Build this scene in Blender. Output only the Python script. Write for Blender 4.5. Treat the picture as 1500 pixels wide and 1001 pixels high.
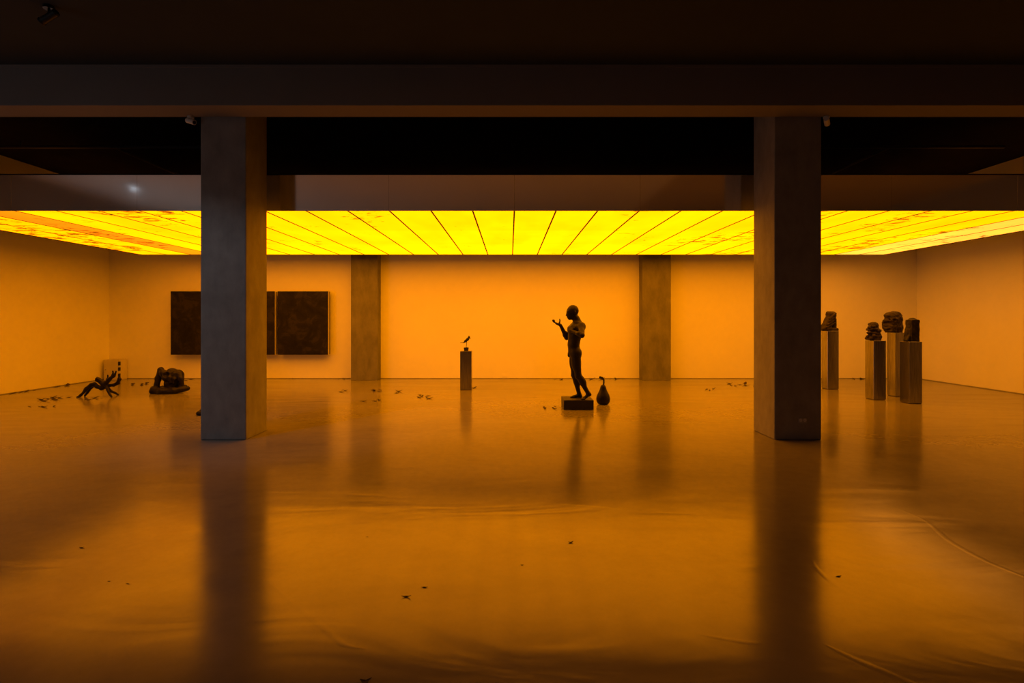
import bpy, bmesh, math, random
import numpy as np
from mathutils import Vector, Matrix, Euler

for o in list(bpy.data.objects):
    bpy.data.objects.remove(o)
S = bpy.context.scene
C = S.collection
random.seed(7)

# ------------------------------------------------------------------ camera
EYE = 1.6                      # eye height; level camera with a vertical shift
F = 800.0                      # focal length in pixels of the 1500 px wide frame
cam_d = bpy.data.cameras.new('camera')
cam = bpy.data.objects.new('camera', cam_d)
C.objects.link(cam)
cam.location = (0, 0, EYE)
cam.rotation_euler = (math.radians(90), 0, 0)
cam_d.sensor_width = 36.0
cam_d.lens = 36.0 * F / 1500.0
cam_d.shift_x = 3.0 / 1500.0
cam_d.shift_y = -33.5 / 1500.0
cam_d.clip_start = 0.05
cam_d.clip_end = 200
S.camera = cam

# ------------------------------------------------------------------ world, exposure
W = bpy.data.worlds.new('world')
S.world = W
W.use_nodes = True
W.node_tree.nodes['Background'].inputs[0].default_value = (0.5, 0.55, 0.65, 1)
W.node_tree.nodes['Background'].inputs[1].default_value = 0.0
S.view_settings.view_transform = 'Standard'
S.view_settings.look = 'None'
S.view_settings.exposure = 0.0
S.view_settings.gamma = 1.0
S.view_settings.use_curve_mapping = False

# room sizes (metres)
XL, XR = -10.68, 10.84         # side walls
YB, YN = 14.55, -6.0           # far wall, wall behind the viewer
ZC = 5.03                      # black ceiling over the lit gallery
ZN = 4.76                      # lower ceiling on the viewer's side
BY0, BY1, BZ = 6.80, 7.19, 4.255  # ceiling beam
LX0, LY0, LY1, LZ = -9.19, 8.05, 13.62, 3.20   # luminous ceiling
PW, PL = 0.617, 1.8567
LX1 = LX0 + 30 * PW
LTOP = 3.715

AMBER = (3.45, 0.945, 0.0)    # colour the luminous ceiling gives off

# cool spotlight on the viewer's side of the room (its fixture is built below)
SPOT_POS = (-8.6, 3.6, 4.55)
def spot_light(watts, cone):
    l = bpy.data.lights.new('spot', 'SPOT')
    l.energy = watts
    l.color = (0.92, 0.94, 1.0)
    l.spot_size = math.radians(cone)
    l.spot_blend = 0.8
    l.shadow_soft_size = 0.06
    return l

# added opening in the unseen near left wall, holding a cool fill lamp
ADDED_OPENING = (-0.8, 4.4, 2.7)        # near edge, far edge, height
def added_fill_light():
    l = bpy.data.lights.new('added_cool_light', 'AREA')
    l.shape = 'RECTANGLE'
    l.size = ADDED_OPENING[2]
    l.size_y = ADDED_OPENING[1] - ADDED_OPENING[0]
    l.energy = 27
    l.color = (0.92, 0.94, 1.0)
    o = bpy.data.objects.new('added_cool_light', l)
    C.objects.link(o)
    o.location = (XL - 0.15, (ADDED_OPENING[0] + ADDED_OPENING[1]) / 2, ADDED_OPENING[2] / 2)
    o.rotation_euler = (0, math.radians(-90), 0)
added_fill_light()

# ------------------------------------------------------------------ helpers
def link(name, me, mat=None, parent=None):
    o = bpy.data.objects.new(name, me)
    C.objects.link(o)
    if mat is not None:
        me.materials.append(mat)
    if parent is not None:
        o.parent = parent
    return o

def bm_obj(name, bm, mat=None, parent=None, smooth=False):
    me = bpy.data.meshes.new(name)
    bmesh.ops.recalc_face_normals(bm, faces=bm.faces)
    bm.to_mesh(me)
    bm.free()
    if smooth:
        for p in me.polygons:
            p.use_smooth = True
    return link(name, me, mat, parent)

def box(bm, x0, x1, y0, y1, z0, z1, bevel=0.0, seg=2):
    r = bmesh.ops.create_cube(bm, size=1.0)
    vs = r['verts']
    for v in vs:
        v.co.x = x0 if v.co.x < 0 else x1
        v.co.y = y0 if v.co.y < 0 else y1
        v.co.z = z0 if v.co.z < 0 else z1
    if bevel > 0:
        es = list({e for v in vs for e in v.link_edges})
        bmesh.ops.bevel(bm, geom=es, offset=bevel, segments=seg, affect='EDGES', profile=0.5)

def box_obj(name, dims, mat, parent=None, bevel=0.0, seg=2):
    bm = bmesh.new()
    box(bm, *dims, bevel=bevel, seg=seg)
    return bm_obj(name, bm, mat, parent)

def cyl(bm, p, q, r0, r1=None, n=24):
    r1 = r0 if r1 is None else r1
    p, q = Vector(p), Vector(q)
    d = q - p
    m = Matrix.Translation((p + q) / 2) @ d.to_track_quat('Z', 'Y').to_matrix().to_4x4()
    bmesh.ops.create_cone(bm, cap_ends=True, segments=n, radius1=r0, radius2=r1, depth=d.length, matrix=m)

def lathe(bm, prof, n=32):
    rings = []
    for r, z in prof:
        rings.append([bm.verts.new((r * math.cos(2*math.pi*i/n), r * math.sin(2*math.pi*i/n), z)) for i in range(n)])
    for a, b in zip(rings, rings[1:]):
        for i in range(n):
            bm.faces.new((a[i], a[(i+1) % n], b[(i+1) % n], b[i]))
    bm.faces.new(rings[0][::-1])
    bm.faces.new(rings[-1])

def thing(name, label, cat, loc=(0, 0, 0), rz=0.0, group=None):
    o = bpy.data.objects.new(name, None)
    o.empty_display_size = 0.1
    C.objects.link(o)
    o.location = loc
    o.rotation_euler = (0, 0, rz)
    return tag(o, label, cat, group)

def tag(o, label, cat, group=None):
    o['label'] = label
    o['category'] = cat
    if group:
        o['group'] = group
    return o

def struct(o):
    o['kind'] = 'structure'
    return o

def copy_tree(o, parent=None):
    c = o.copy()
    C.objects.link(c)
    if parent is not None:
        c.parent = parent
    for ch in o.children:
        copy_tree(ch, c)
    return c

# ------------------------------------------------------------------ materials
def mat_new(name):
    m = bpy.data.materials.new(name)
    m.use_nodes = True
    nt = m.node_tree
    b = nt.nodes['Principled BSDF']
    return m, nt, b

def N(nt, t, **kw):
    n = nt.nodes.new(t)
    for k, v in kw.items():
        setattr(n, k, v)
    return n

def noise(nt, scale, detail=4, rough=0.55, vec=None, dist=0.0):
    n = N(nt, 'ShaderNodeTexNoise')
    n.inputs['Scale'].default_value = scale
    n.inputs['Detail'].default_value = detail
    n.inputs['Roughness'].default_value = rough
    n.inputs['Distortion'].default_value = dist
    if vec is not None:
        nt.links.new(vec, n.inputs['Vector'])
    return n

def ramp(nt, fac, stops):
    r = N(nt, 'ShaderNodeValToRGB')
    el = r.color_ramp.elements
    while len(el) < len(stops):
        el.new(0.5)
    for e, (p, c) in zip(el, stops):
        e.position = p
        e.color = c if len(c) == 4 else (*c, 1)
    nt.links.new(fac, r.inputs['Fac'])
    return r

def coords(nt, scale=(1, 1, 1)):
    t = N(nt, 'ShaderNodeTexCoord')
    mp = N(nt, 'ShaderNodeMapping')
    mp.inputs['Scale'].default_value = scale
    nt.links.new(t.outputs['Object'], mp.inputs['Vector'])
    return mp.outputs['Vector']

def bump(nt, b, h, strength, dist=0.01):
    bp = N(nt, 'ShaderNodeBump')
    bp.inputs['Strength'].default_value = strength
    bp.inputs['Distance'].default_value = dist
    nt.links.new(h, bp.inputs['Height'])
    nt.links.new(bp.outputs['Normal'], b.inputs['Normal'])

def mottled(name, c0, c1, scale, rough, metallic=0.0, spec=0.5, bump_s=0.0, detail=6, stretch=(1, 1, 1), lo=0.35, hi=0.65, bdist=0.01):
    m, nt, b = mat_new(name)
    v = coords(nt, stretch)
    n = noise(nt, scale, detail, 0.6, v)
    r = ramp(nt, n.outputs['Fac'], [(lo, c0), (hi, c1)])
    nt.links.new(r.outputs['Color'], b.inputs['Base Color'])
    b.inputs['Roughness'].default_value = rough
    b.inputs['Metallic'].default_value = metallic
    b.inputs['Specular IOR Level'].default_value = spec
    if bump_s > 0:
        n2 = noise(nt, scale * 4, 6, 0.6, v)
        bump(nt, b, n2.outputs['Fac'], bump_s, bdist)
    return m

M = {}
M['wall'] = mottled('white_wall_paint', (0.91, 0.90, 0.87), (0.94, 0.93, 0.90), 1.2, 0.75, spec=0.25, bump_s=0.05, bdist=0.002)
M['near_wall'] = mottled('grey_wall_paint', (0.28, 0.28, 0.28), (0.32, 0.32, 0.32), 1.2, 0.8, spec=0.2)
M['black_ceiling'] = mottled('black_ceiling_paint', (0.006, 0.005, 0.005), (0.012, 0.010, 0.010), 2.0, 0.9, spec=0.1)
M['near_ceiling'] = mottled('dark_grey_ceiling_paint', (0.042, 0.050, 0.060), (0.048, 0.057, 0.068), 0.8, 0.85, spec=0.15)
M['added_dull_board'] = mottled('added_beige_reflector', (0.56, 0.50, 0.42), (0.60, 0.54, 0.46), 0.8, 0.8, spec=0.2)
M['added_ceiling_board'] = mottled('added_white_reflector', (0.86, 0.86, 0.85), (0.90, 0.90, 0.89), 0.8, 0.8, spec=0.2)
M['beam'] = mottled('dark_grey_beam_paint', (0.24, 0.225, 0.22), (0.26, 0.245, 0.24), 0.8, 0.8, spec=0.15)
M['concrete'] = mottled('cast_concrete', (0.235, 0.235, 0.235), (0.315, 0.315, 0.315), 5.0, 0.75, spec=0.3, bump_s=0.3, detail=9, stretch=(1, 1, 0.6), bdist=0.01)
M['old_concrete'] = mottled('weathered_concrete', (0.15, 0.15, 0.15), (0.22, 0.22, 0.22), 4.0, 0.8, spec=0.25, bump_s=0.3, detail=9, stretch=(1, 1, 0.5), bdist=0.01)
M['bronze'] = mottled('dark_patinated_bronze', (0.007, 0.006, 0.006), (0.017, 0.014, 0.012), 9.0, 0.42, spec=0.22, bump_s=0.25, bdist=0.006)
M['rough_bronze'] = mottled('rough_dark_bronze', (0.009, 0.007, 0.006), (0.042, 0.031, 0.025), 14.0, 0.5, spec=0.22, bump_s=0.5, bdist=0.01)
M['black_block'] = mottled('black_stained_block', (0.012, 0.011, 0.010), (0.022, 0.020, 0.018), 6.0, 0.45, spec=0.4, bump_s=0.1, bdist=0.003)
M['steel'] = mottled('brushed_steel', (0.30, 0.29, 0.28), (0.50, 0.49, 0.48), 7.0, 0.24, metallic=1.0, stretch=(8, 8, 0.4), detail=3)
M['valance'] = mottled('satin_metal_sheet', (0.92, 0.91, 0.90), (0.96, 0.95, 0.94), 1.2, 0.10, metallic=0.95, detail=3)
M['rail'] = mottled('dark_rail', (0.05, 0.03, 0.02), (0.07, 0.045, 0.03), 4.0, 0.6)
M['black_plastic'] = mottled('black_plastic', (0.010, 0.010, 0.010), (0.014, 0.014, 0.014), 5.0, 0.4)
M['white_plastic'] = mottled('white_plastic', (0.62, 0.62, 0.60), (0.68, 0.68, 0.66), 5.0, 0.4)
M['grey_plastic'] = mottled('grey_plastic', (0.30, 0.30, 0.30), (0.36, 0.36, 0.36), 5.0, 0.45)
M['box_paint'] = mottled('cream_box_paint', (0.60, 0.57, 0.50), (0.68, 0.65, 0.58), 3.0, 0.5, spec=0.3)
M['dark_hole'] = mottled('dark_recess', (0.01, 0.008, 0.006), (0.014, 0.012, 0.01), 5.0, 0.8)
M['gap_shade'] = mottled('shadow_gap_tone', (0.24, 0.22, 0.20), (0.30, 0.28, 0.25), 3.0, 0.7)
M['leaf'] = mottled('dry_dark_leaf', (0.030, 0.015, 0.008), (0.11, 0.055, 0.03), 20.0, 0.7)
M['canvas_edge'] = mottled('pale_raw_canvas', (0.66, 0.62, 0.55), (0.74, 0.70, 0.62), 20.0, 0.8)
M['pipe'] = mottled('dark_painted_pipe', (0.022, 0.017, 0.016), (0.032, 0.026, 0.024), 3.0, 0.5)
M['glass_lens'] = mottled('dark_lens_glass', (0.02, 0.02, 0.025), (0.03, 0.03, 0.035), 5.0, 0.05)

def painted(name, seed):
    m, nt, b = mat_new(name)
    v = coords(nt)
    mp = v.node
    mp.inputs['Location'].default_value = (seed * 3.7, seed * 1.3, seed * 2.1)
    n = noise(nt, 3.0, 9, 0.68, v, 0.8)
    r = ramp(nt, n.outputs['Fac'], [(0.36, (0.006, 0.005, 0.005)), (0.52, (0.014, 0.012, 0.010)), (0.60, (0.028, 0.024, 0.022)), (0.74, (0.009, 0.008, 0.007))])
    nt.links.new(r.outputs['Color'], b.inputs['Base Color'])
    b.inputs['Roughness'].default_value = 0.6
    b.inputs['Specular IOR Level'].default_value = 0.2
    n2 = noise(nt, 24, 5, 0.6, v)
    bump(nt, b, n2.outputs['Fac'], 0.3, 0.008)
    return m
for k in range(3):
    M['painting%d' % k] = painted('dark_painted_canvas_%s' % 'abc'[k], k + 1)

def floor_mat():
    m, nt, b = mat_new('polished_concrete_floor')
    v = coords(nt)
    big = noise(nt, 0.45, 5, 0.6, v, 0.6)
    fine = noise(nt, 9.0, 6, 0.65, v)
    mix = N(nt, 'ShaderNodeMath', operation='MULTIPLY_ADD')
    nt.links.new(fine.outputs['Fac'], mix.inputs[0])
    mix.inputs[1].default_value = 0.35
    nt.links.new(big.outputs['Fac'], mix.inputs[2])
    r = ramp(nt, mix.outputs[0], [(0.42, (0.17, 0.158, 0.146)), (0.95, (0.27, 0.252, 0.235))])
    nt.links.new(r.outputs['Color'], b.inputs['Base Color'])
    # trowelled, sealed surface: gloss varies in long sweeps
    v2 = coords(nt, (0.35, 1.0, 1.0))
    sw = noise(nt, 1.1, 4, 0.6, v2, 1.8)
    rr = N(nt, 'ShaderNodeMapRange')
    rr.inputs['From Min'].default_value = 0.3
    rr.inputs['From Max'].default_value = 0.7
    rr.inputs['To Min'].default_value = 0.14
    rr.inputs['To Max'].default_value = 0.20
    nt.links.new(sw.outputs['Fac'], rr.inputs['Value'])
    nt.links.new(rr.outputs['Result'], b.inputs['Roughness'])
    b.inputs['Specular IOR Level'].default_value = 0.46
    wv = noise(nt, 1.6, 3, 0.5, v2, 1.2)
    add = N(nt, 'ShaderNodeMath', operation='MULTIPLY_ADD')
    nt.links.new(fine.outputs['Fac'], add.inputs[0])
    add.inputs[1].default_value = 0.006
    nt.links.new(wv.outputs['Fac'], add.inputs[2])
    bump(nt, b, add.outputs[0], 0.14, 0.03)
    return m
M['floor'] = floor_mat()

def panel_mat(name, col, crack=1.0):
    """back-lit amber film, cracked and stained in places"""
    m = bpy.data.materials.new(name)
    m.use_nodes = True
    nt = m.node_tree
    for n in list(nt.nodes):
        nt.nodes.remove(n)
    out = N(nt, 'ShaderNodeOutputMaterial')
    em = N(nt, 'ShaderNodeEmission')
    nt.links.new(em.outputs[0], out.inputs[0])
    t = N(nt, 'ShaderNodeTexCoord')
    def mapped(sc):
        mp = N(nt, 'ShaderNodeMapping')
        mp.inputs['Scale'].default_value = sc
        nt.links.new(t.outputs['Object'], mp.inputs['Vector'])
        return mp.outputs['Vector']
    # broad unevenness of the tubes behind the film
    n0 = noise(nt, 1.0, 3, 0.5, mapped((1.2, 0.5, 1)))
    r0 = ramp(nt, n0.outputs['Fac'], [(0.3, (col[0]*0.90, col[1]*0.86, col[2])), (0.7, (col[0]*1.08, col[1]*1.08, col[2]))])
    # fine torn, flaking patches
    n1 = noise(nt, 1.0, 8, 0.72, mapped((3.0, 4.5, 1)), 0.7)
    n2 = noise(nt, 1.0, 3, 0.55, mapped((0.75, 0.42, 1)), 0.3)
    xyz = N(nt, 'ShaderNodeSeparateXYZ')
    nt.links.new(t.outputs['Object'], xyz.inputs[0])
    ab = N(nt, 'ShaderNodeMath', operation='ABSOLUTE')
    nt.links.new(xyz.outputs['X'], ab.inputs[0])
    edge = N(nt, 'ShaderNodeMapRange')          # the film is worst towards the two sides
    edge.inputs['From Min'].default_value = 0.5
    edge.inputs['From Max'].default_value = 9.0
    edge.inputs['To Min'].default_value = -0.05
    edge.inputs['To Max'].default_value = 0.10
    nt.links.new(ab.outputs[0], edge.inputs['Value'])
    ms = N(nt, 'ShaderNodeMath', operation='ADD')
    nt.links.new(n2.outputs['Fac'], ms.inputs[0])
    nt.links.new(edge.outputs['Result'], ms.inputs[1])
    mr = N(nt, 'ShaderNodeMapRange')
    mr.inputs['From Min'].default_value = 0.48
    mr.inputs['From Max'].default_value = 0.66
    mr.inputs['To Min'].default_value = 0.0
    mr.inputs['To Max'].default_value = 0.17 * crack
    nt.links.new(ms.outputs[0], mr.inputs['Value'])
    s = N(nt, 'ShaderNodeMath', operation='ADD')
    nt.links.new(n1.outputs['Fac'], s.inputs[0])
    nt.links.new(mr.outputs['Result'], s.inputs[1])
    r1 = ramp(nt, s.outputs[0], [(0.665, (0, 0, 0)), (0.71, (0.62, 0.62, 0.62)), (0.76, (0.92, 0.92, 0.92))])
    mx = N(nt, 'ShaderNodeMix', data_type='RGBA')
    nt.links.new(r1.outputs['Color'], mx.inputs['Factor'])
    nt.links.new(r0.outputs['Color'], mx.inputs['A'])
    mx.inputs['B'].default_value = (0.30, 0.045, 0.0, 1)
    nt.links.new(mx.outputs['Result'], em.inputs['Color'])
    oi = N(nt, 'ShaderNodeObjectInfo')           # how strong the tubes behind this panel still are
    nt.links.new(oi.outputs['Alpha'], em.inputs['Strength'])
    return m
M['film'] = panel_mat('backlit_amber_film', AMBER)
M['film_deep'] = panel_mat('backlit_amber_film_dim_tube', (1.9, 0.42, 0.004))
M['film_pale'] = panel_mat('backlit_amber_film_pale', (3.0, 0.95, 0.07), 0.7)

# ------------------------------------------------------------------ signed distance modelling (organic shapes)
def rot_m(e):
    return np.array(Euler(e).to_matrix())

class SDF:
    def __init__(self, lo, hi, vox):
        self.lo = np.array(lo, float)
        self.vox = vox
        self.n = np.ceil((np.array(hi, float) - self.lo) / vox).astype(int) + 1
        self.f = np.full(tuple(self.n), 1.0, np.float32)

    def _region(self, c0, c1, m):
        a = np.floor((np.minimum(c0, c1) - m - self.lo) / self.vox).astype(int)
        b = np.ceil((np.maximum(c0, c1) + m - self.lo) / self.vox).astype(int) + 1
        a = np.clip(a, 0, self.n)
        b = np.clip(b, 0, self.n)
        if np.any(b <= a):
            return None
        sl = tuple(slice(i, j) for i, j in zip(a, b))
        ax = [self.lo[i] + self.vox * np.arange(a[i], b[i]) for i in range(3)]
        X, Y, Z = np.meshgrid(*ax, indexing='ij')
        return sl, X, Y, Z

    def _put(self, sl, d, k, sub=False):
        a = self.f[sl]
        d = d.astype(np.float32)
        if sub:
            h = np.clip(0.5 - 0.5 * (a + d) / k, 0, 1)
            self.f[sl] = a * (1 - h) + (-d) * h + k * h * (1 - h)
        else:
            h = np.clip(0.5 + 0.5 * (a - d) / k, 0, 1)
            self.f[sl] = a * (1 - h) + d * h - k * h * (1 - h)

    def cone(self, p, q, r0, r1, k=0.02, sub=False):
        p, q = np.array(p, float), np.array(q, float)
        rg = self._region(p, q, max(r0, r1) + k + 3 * self.vox)
        if rg is None:
            return
        sl, X, Y, Z = rg
        d = q - p
        L = max(d @ d, 1e-9)
        t = np.clip(((X-p[0])*d[0] + (Y-p[1])*d[1] + (Z-p[2])*d[2]) / L, 0, 1)
        D = np.sqrt((X-p[0]-t*d[0])**2 + (Y-p[1]-t*d[1])**2 + (Z-p[2]-t*d[2])**2) - (r0 + (r1-r0)*t)
        self._put(sl, D, k, sub)

    def chain(self, pts, radii, k=0.02):
        for (p, r), (q, s) in zip(zip(pts, radii), list(zip(pts, radii))[1:]):
            self.cone(p, q, r, s, k)

    def ell(self, c, r, e=(0, 0, 0), k=0.02, sub=False):
        c, r = np.array(c, float), np.array(r, float)
        rg = self._region(c, c, r.max() + k + 3 * self.vox)
        if rg is None:
            return
        sl, X, Y, Z = rg
        R = rot_m(e)
        x, y, z = X - c[0], Y - c[1], Z - c[2]
        a = R[0, 0]*x + R[1, 0]*y + R[2, 0]*z
        b = R[0, 1]*x + R[1, 1]*y + R[2, 1]*z
        g = R[0, 2]*x + R[1, 2]*y + R[2, 2]*z
        k0 = np.sqrt((a/r[0])**2 + (b/r[1])**2 + (g/r[2])**2)
        k1 = np.sqrt((a/r[0]**2)**2 + (b/r[1]**2)**2 + (g/r[2]**2)**2) + 1e-9
        self._put(sl, np.where(k0 < 1e-4, -r.min(), k0*(k0-1)/k1), k, sub)

    def rbox(self, c, h, rad, e=(0, 0, 0), k=0.02, sub=False, taper=0.0, tx=None):
        c, h = np.array(c, float), np.array(h, float)
        rg = self._region(c, c, np.linalg.norm(h) + k + 3 * self.vox)
        if rg is None:
            return
        sl, X, Y, Z = rg
        R = rot_m(e)
        x, y, z = X - c[0], Y - c[1], Z - c[2]
        a = R[0, 0]*x + R[1, 0]*y + R[2, 0]*z
        b = R[0, 1]*x + R[1, 1]*y + R[2, 1]*z
        g = R[0, 2]*x + R[1, 2]*y + R[2, 2]*z
        s = 1.0 - taper * g / h[2]
        q = [np.abs(a) - (h[0]*s - rad), np.abs(b) - (h[1]*s - rad), np.abs(g) - (h[2] - rad)]
        D = np.sqrt(sum(np.maximum(v, 0)**2 for v in q)) + np.minimum(np.maximum(np.maximum(q[0], q[1]), q[2]), 0) - rad
        self._put(sl, D, k, sub)

    def rough(self, amp, freq, seed=0):
        rs = np.random.RandomState(seed)
        ax = [self.lo[i] + self.vox * np.arange(self.n[i]) for i in range(3)]
        X, Y, Z = np.meshgrid(*ax, indexing='ij')
        acc = np.zeros_like(X, dtype=np.float32)
        for o in range(3):
            for _ in range(3):
                v = rs.normal(size=3)
                v = v / np.linalg.norm(v) * freq * (1.9 ** o)
                ph = rs.uniform(0, 6.28)
                acc += (np.sin(v[0]*X + v[1]*Y + v[2]*Z + ph) * (0.55 ** o)).astype(np.float32)
        self.f += amp * acc / 3.0

    def mesh(self, name):
        f = self.f
        # open sides are closed off at the grid border
        f[0], f[-1] = 1, 1
        f[:, 0], f[:, -1] = 1, 1
        f[:, :, 0], f[:, :, -1] = 1, 1
        ins = f < 0
        nx, ny, nz = f.shape
        cs = (nx-1, ny-1, nz-1)
        cnt = np.zeros(cs, np.int8)
        for dx in (0, 1):
            for dy in (0, 1):
                for dz in (0, 1):
                    cnt += ins[dx:dx+cs[0], dy:dy+cs[1], dz:dz+cs[2]]
        act = np.argwhere((cnt > 0) & (cnt < 8))
        idx = np.full(cs, -1, np.int32)
        idx[act[:, 0], act[:, 1], act[:, 2]] = np.arange(len(act))
        acc = np.zeros((len(act), 3))
        num = np.zeros(len(act))
        for ax in range(3):
            o = [a for a in range(3) if a != ax]
            for u in (0, 1):
                for v in (0, 1):
                    s = np.zeros(3, int)
                    s[o[0]] = u
                    s[o[1]] = v
                    e = s.copy()
                    e[ax] = 1
                    A = f[tuple((act + s).T)]
                    B = f[tuple((act + e).T)]
                    cr = (A < 0) != (B < 0)
                    t = np.where(cr, A / np.where(cr, A - B, 1), 0)
                    p = s[None, :] + (e - s)[None, :] * t[:, None]
                    acc[cr] += p[cr]
                    num[cr] += 1
        vs = self.lo + self.vox * (act + acc / num[:, None])
        quads = []
        for ax in range(3):
            o = [(ax+1) % 3, (ax+2) % 3]
            sl0 = [slice(None)]*3
            sl1 = [slice(None)]*3
            sl0[ax] = slice(0, -1)
            sl1[ax] = slice(1, None)
            A, B = ins[tuple(sl0)], ins[tuple(sl1)]
            e = np.argwhere(A != B)
            ok = (e[:, o[0]] > 0) & (e[:, o[1]] > 0)
            e = e[ok]
            flip = A[tuple(e.T)]
            d0 = np.zeros(3, int)
            d0[o[0]] = 1
            d1 = np.zeros(3, int)
            d1[o[1]] = 1
            g = lambda w: idx[tuple(w.T)]
            q = np.stack([g(e-d0-d1), g(e-d1), g(e), g(e-d0)], 1)
            q[~flip] = q[~flip][:, ::-1]
            quads.append(q)
        q = np.concatenate(quads)
        me = bpy.data.meshes.new(name)
        me.from_pydata(vs.tolist(), [], q.tolist())
        me.update()
        for p in me.polygons:
            p.use_smooth = True
        return me

# ------------------------------------------------------------------ room shell
def floor_obj():
    bm = bmesh.new()
    box(bm, XL - 0.3, XR + 0.3, YN - 0.3, YB + 0.3, -0.2, 0.0)
    # faint raised trowel lines that wander through the sealed concrete
    lines = [
        [(1280, 732), (1350, 760), (1390, 792), (1440, 820), (1500, 845), (1560, 868)],
        [(1200, 940), (1250, 965), (1325, 997), (1400, 1030)],
        [(1187, 817), (1200, 837), (1245, 870), (1290, 882)],
        [(390, 850), (425, 880), (480, 925), (505, 945), (545, 952)],
        [(1000, 925), (1100, 942), (1180, 944)],
        [(800, 737), (880, 742), (960, 752)],
    ]
    for li, ln in enumerate(lines):
        amp = (0.0006, 0.0005, 0.0005, 0.0004, 0.0003, 0.0004)[li]
        P = []
        for (px, py) in ln:
            d = EYE * F / (py - 467.0)
            P.append(Vector(((px - 747.0) / F * d, d, 0)))
        Q = []
        n = 14
        P = [2*P[0]-P[1]] + P + [2*P[-1]-P[-2]]
        for i in range(1, len(P) - 2):
            for j in range(n):
                t = j / n
                a, b, c, e = P[i-1], P[i], P[i+1], P[i+2]
                Q.append(0.5 * ((2*b) + (c-a)*t + (2*a-5*b+4*c-e)*t*t + (3*b-a-3*c+e)*t**3))
        Q.append(P[-2])
        rows = []
        for i, p in enumerate(Q):
            tn = (Q[min(i+1, len(Q)-1)] - Q[max(i-1, 0)]).normalized()
            sd = Vector((-tn.y, tn.x, 0))
            f = math.sin(math.pi * i / (len(Q)-1)) ** 0.5
            rows.append([bm.verts.new(p + sd * s * 0.03 * max(f, 0.05) + Vector((0, 0, h * f * amp - 0.0001)))
                         for s, h in ((-1, 0), (-0.4, 0.75), (0, 1), (0.4, 0.75), (1, 0))])
        for a, b in zip(rows, rows[1:]):
            for i in range(4):
                bm.faces.new((a[i], a[i+1], b[i+1], b[i])).smooth = True
    return struct(bm_obj('floor', bm, M['floor']))
floor_obj()

struct(box_obj('wall_back', (XL, XR, YB, YB + 0.2, 0, ZC), M['wall']))
# the painted gallery walls start at the columns; nearer the viewer the side walls are dark grey
struct(box_obj('wall_left', (XL - 0.2, XL, BY1, YB + 0.2, 0, ZC), M['wall']))
struct(box_obj('wall_right', (XR, XR + 0.2, BY1, YB + 0.2, 0, ZC), M['wall']))
bm = bmesh.new()
box(bm, XL - 0.2, XL, YN, ADDED_OPENING[0], 0, ZC)
box(bm, XL - 0.2, XL, ADDED_OPENING[1], BY1, 0, ZC)
box(bm, XL - 0.2, XL, ADDED_OPENING[0], ADDED_OPENING[1], ADDED_OPENING[2], ZC)
struct(bm_obj('wall_near_left', bm, M['near_wall']))
struct(box_obj('wall_near_right', (XR, XR + 0.2, YN, BY1, 0, ZC), M['near_wall']))
struct(box_obj('wall_front', (XL - 0.2, XR + 0.2, YN - 0.2, YN, 0, ZC), M['near_wall']))
struct(box_obj('ceiling', (XL - 0.2, XR + 0.2, BY1, YB + 0.2, ZC, ZC + 0.2), M['black_ceiling']))
struct(box_obj('ceiling_near', (XL - 0.2, XR + 0.2, YN - 0.2, BY0, ZN, ZN + 0.3), M['near_ceiling']))
# unseen pale boards added under the near ceiling to brighten the fascia's reflection
struct(box_obj('added_ceiling_board', (XL, 3.65, YN, 4.6, ZN - 0.013, ZN), M['added_ceiling_board']))
struct(box_obj('added_ceiling_board', (3.66, XR, YN, 4.6, ZN - 0.013, ZN), M['added_dull_board']))  # duller tone added to give the mirrored brightness a step
struct(box_obj('ceiling_beam', (XL, XR, BY0, BY1, BZ, ZC + 0.2), M['beam'], bevel=0.006))
struct(box_obj('trim_1', (XL, XR, BY0 - 0.012, BY0, ZN - 0.03, ZN), M['beam']))
for nm, d in (('gap_strip_back', (XL, XR, YB - 0.006, YB, 0, 0.016)),
              ('gap_strip_left', (XL, XL + 0.006, BY1, YB, 0, 0.016)),
              ('gap_strip_right', (XR - 0.006, XR, BY1, YB, 0, 0.016))):
    struct(box_obj(nm, d, M['gap_shade']))  # thin darker strips paint in the shadow gap along the wall foot

# ------------------------------------------------------------------ columns
def column(name, x0, x1, y0, y1, top, label, bevel=0.012):
    bm = bmesh.new()
    box(bm, x0, x1, y0, y1, 0, top, bevel=bevel, seg=2)
    o = bm_obj(name, bm, M['old_concrete' if y0 > 10 else 'concrete'])
    return tag(o, label, 'column')
column('concrete_column', -4.08, -3.478, 7.20, 7.82, ZC, 'tall square concrete column on the left, bluish grey front, hiding part of the dark paintings')
column('concrete_column', 3.487, 4.107, 7.20, 7.82, ZC, 'tall square concrete column on the right, near-black front with a power outlet')
column('concrete_pilaster', -4.13, -3.44, 14.18, YB - 0.002, ZC, 'brown concrete pilaster on far wall, just right of the dark paintings', 0.006)
column('concrete_pilaster', 3.44, 4.18, 14.18, YB - 0.002, ZC, 'brown concrete pilaster on far wall, right of the standing figure', 0.006)

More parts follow.
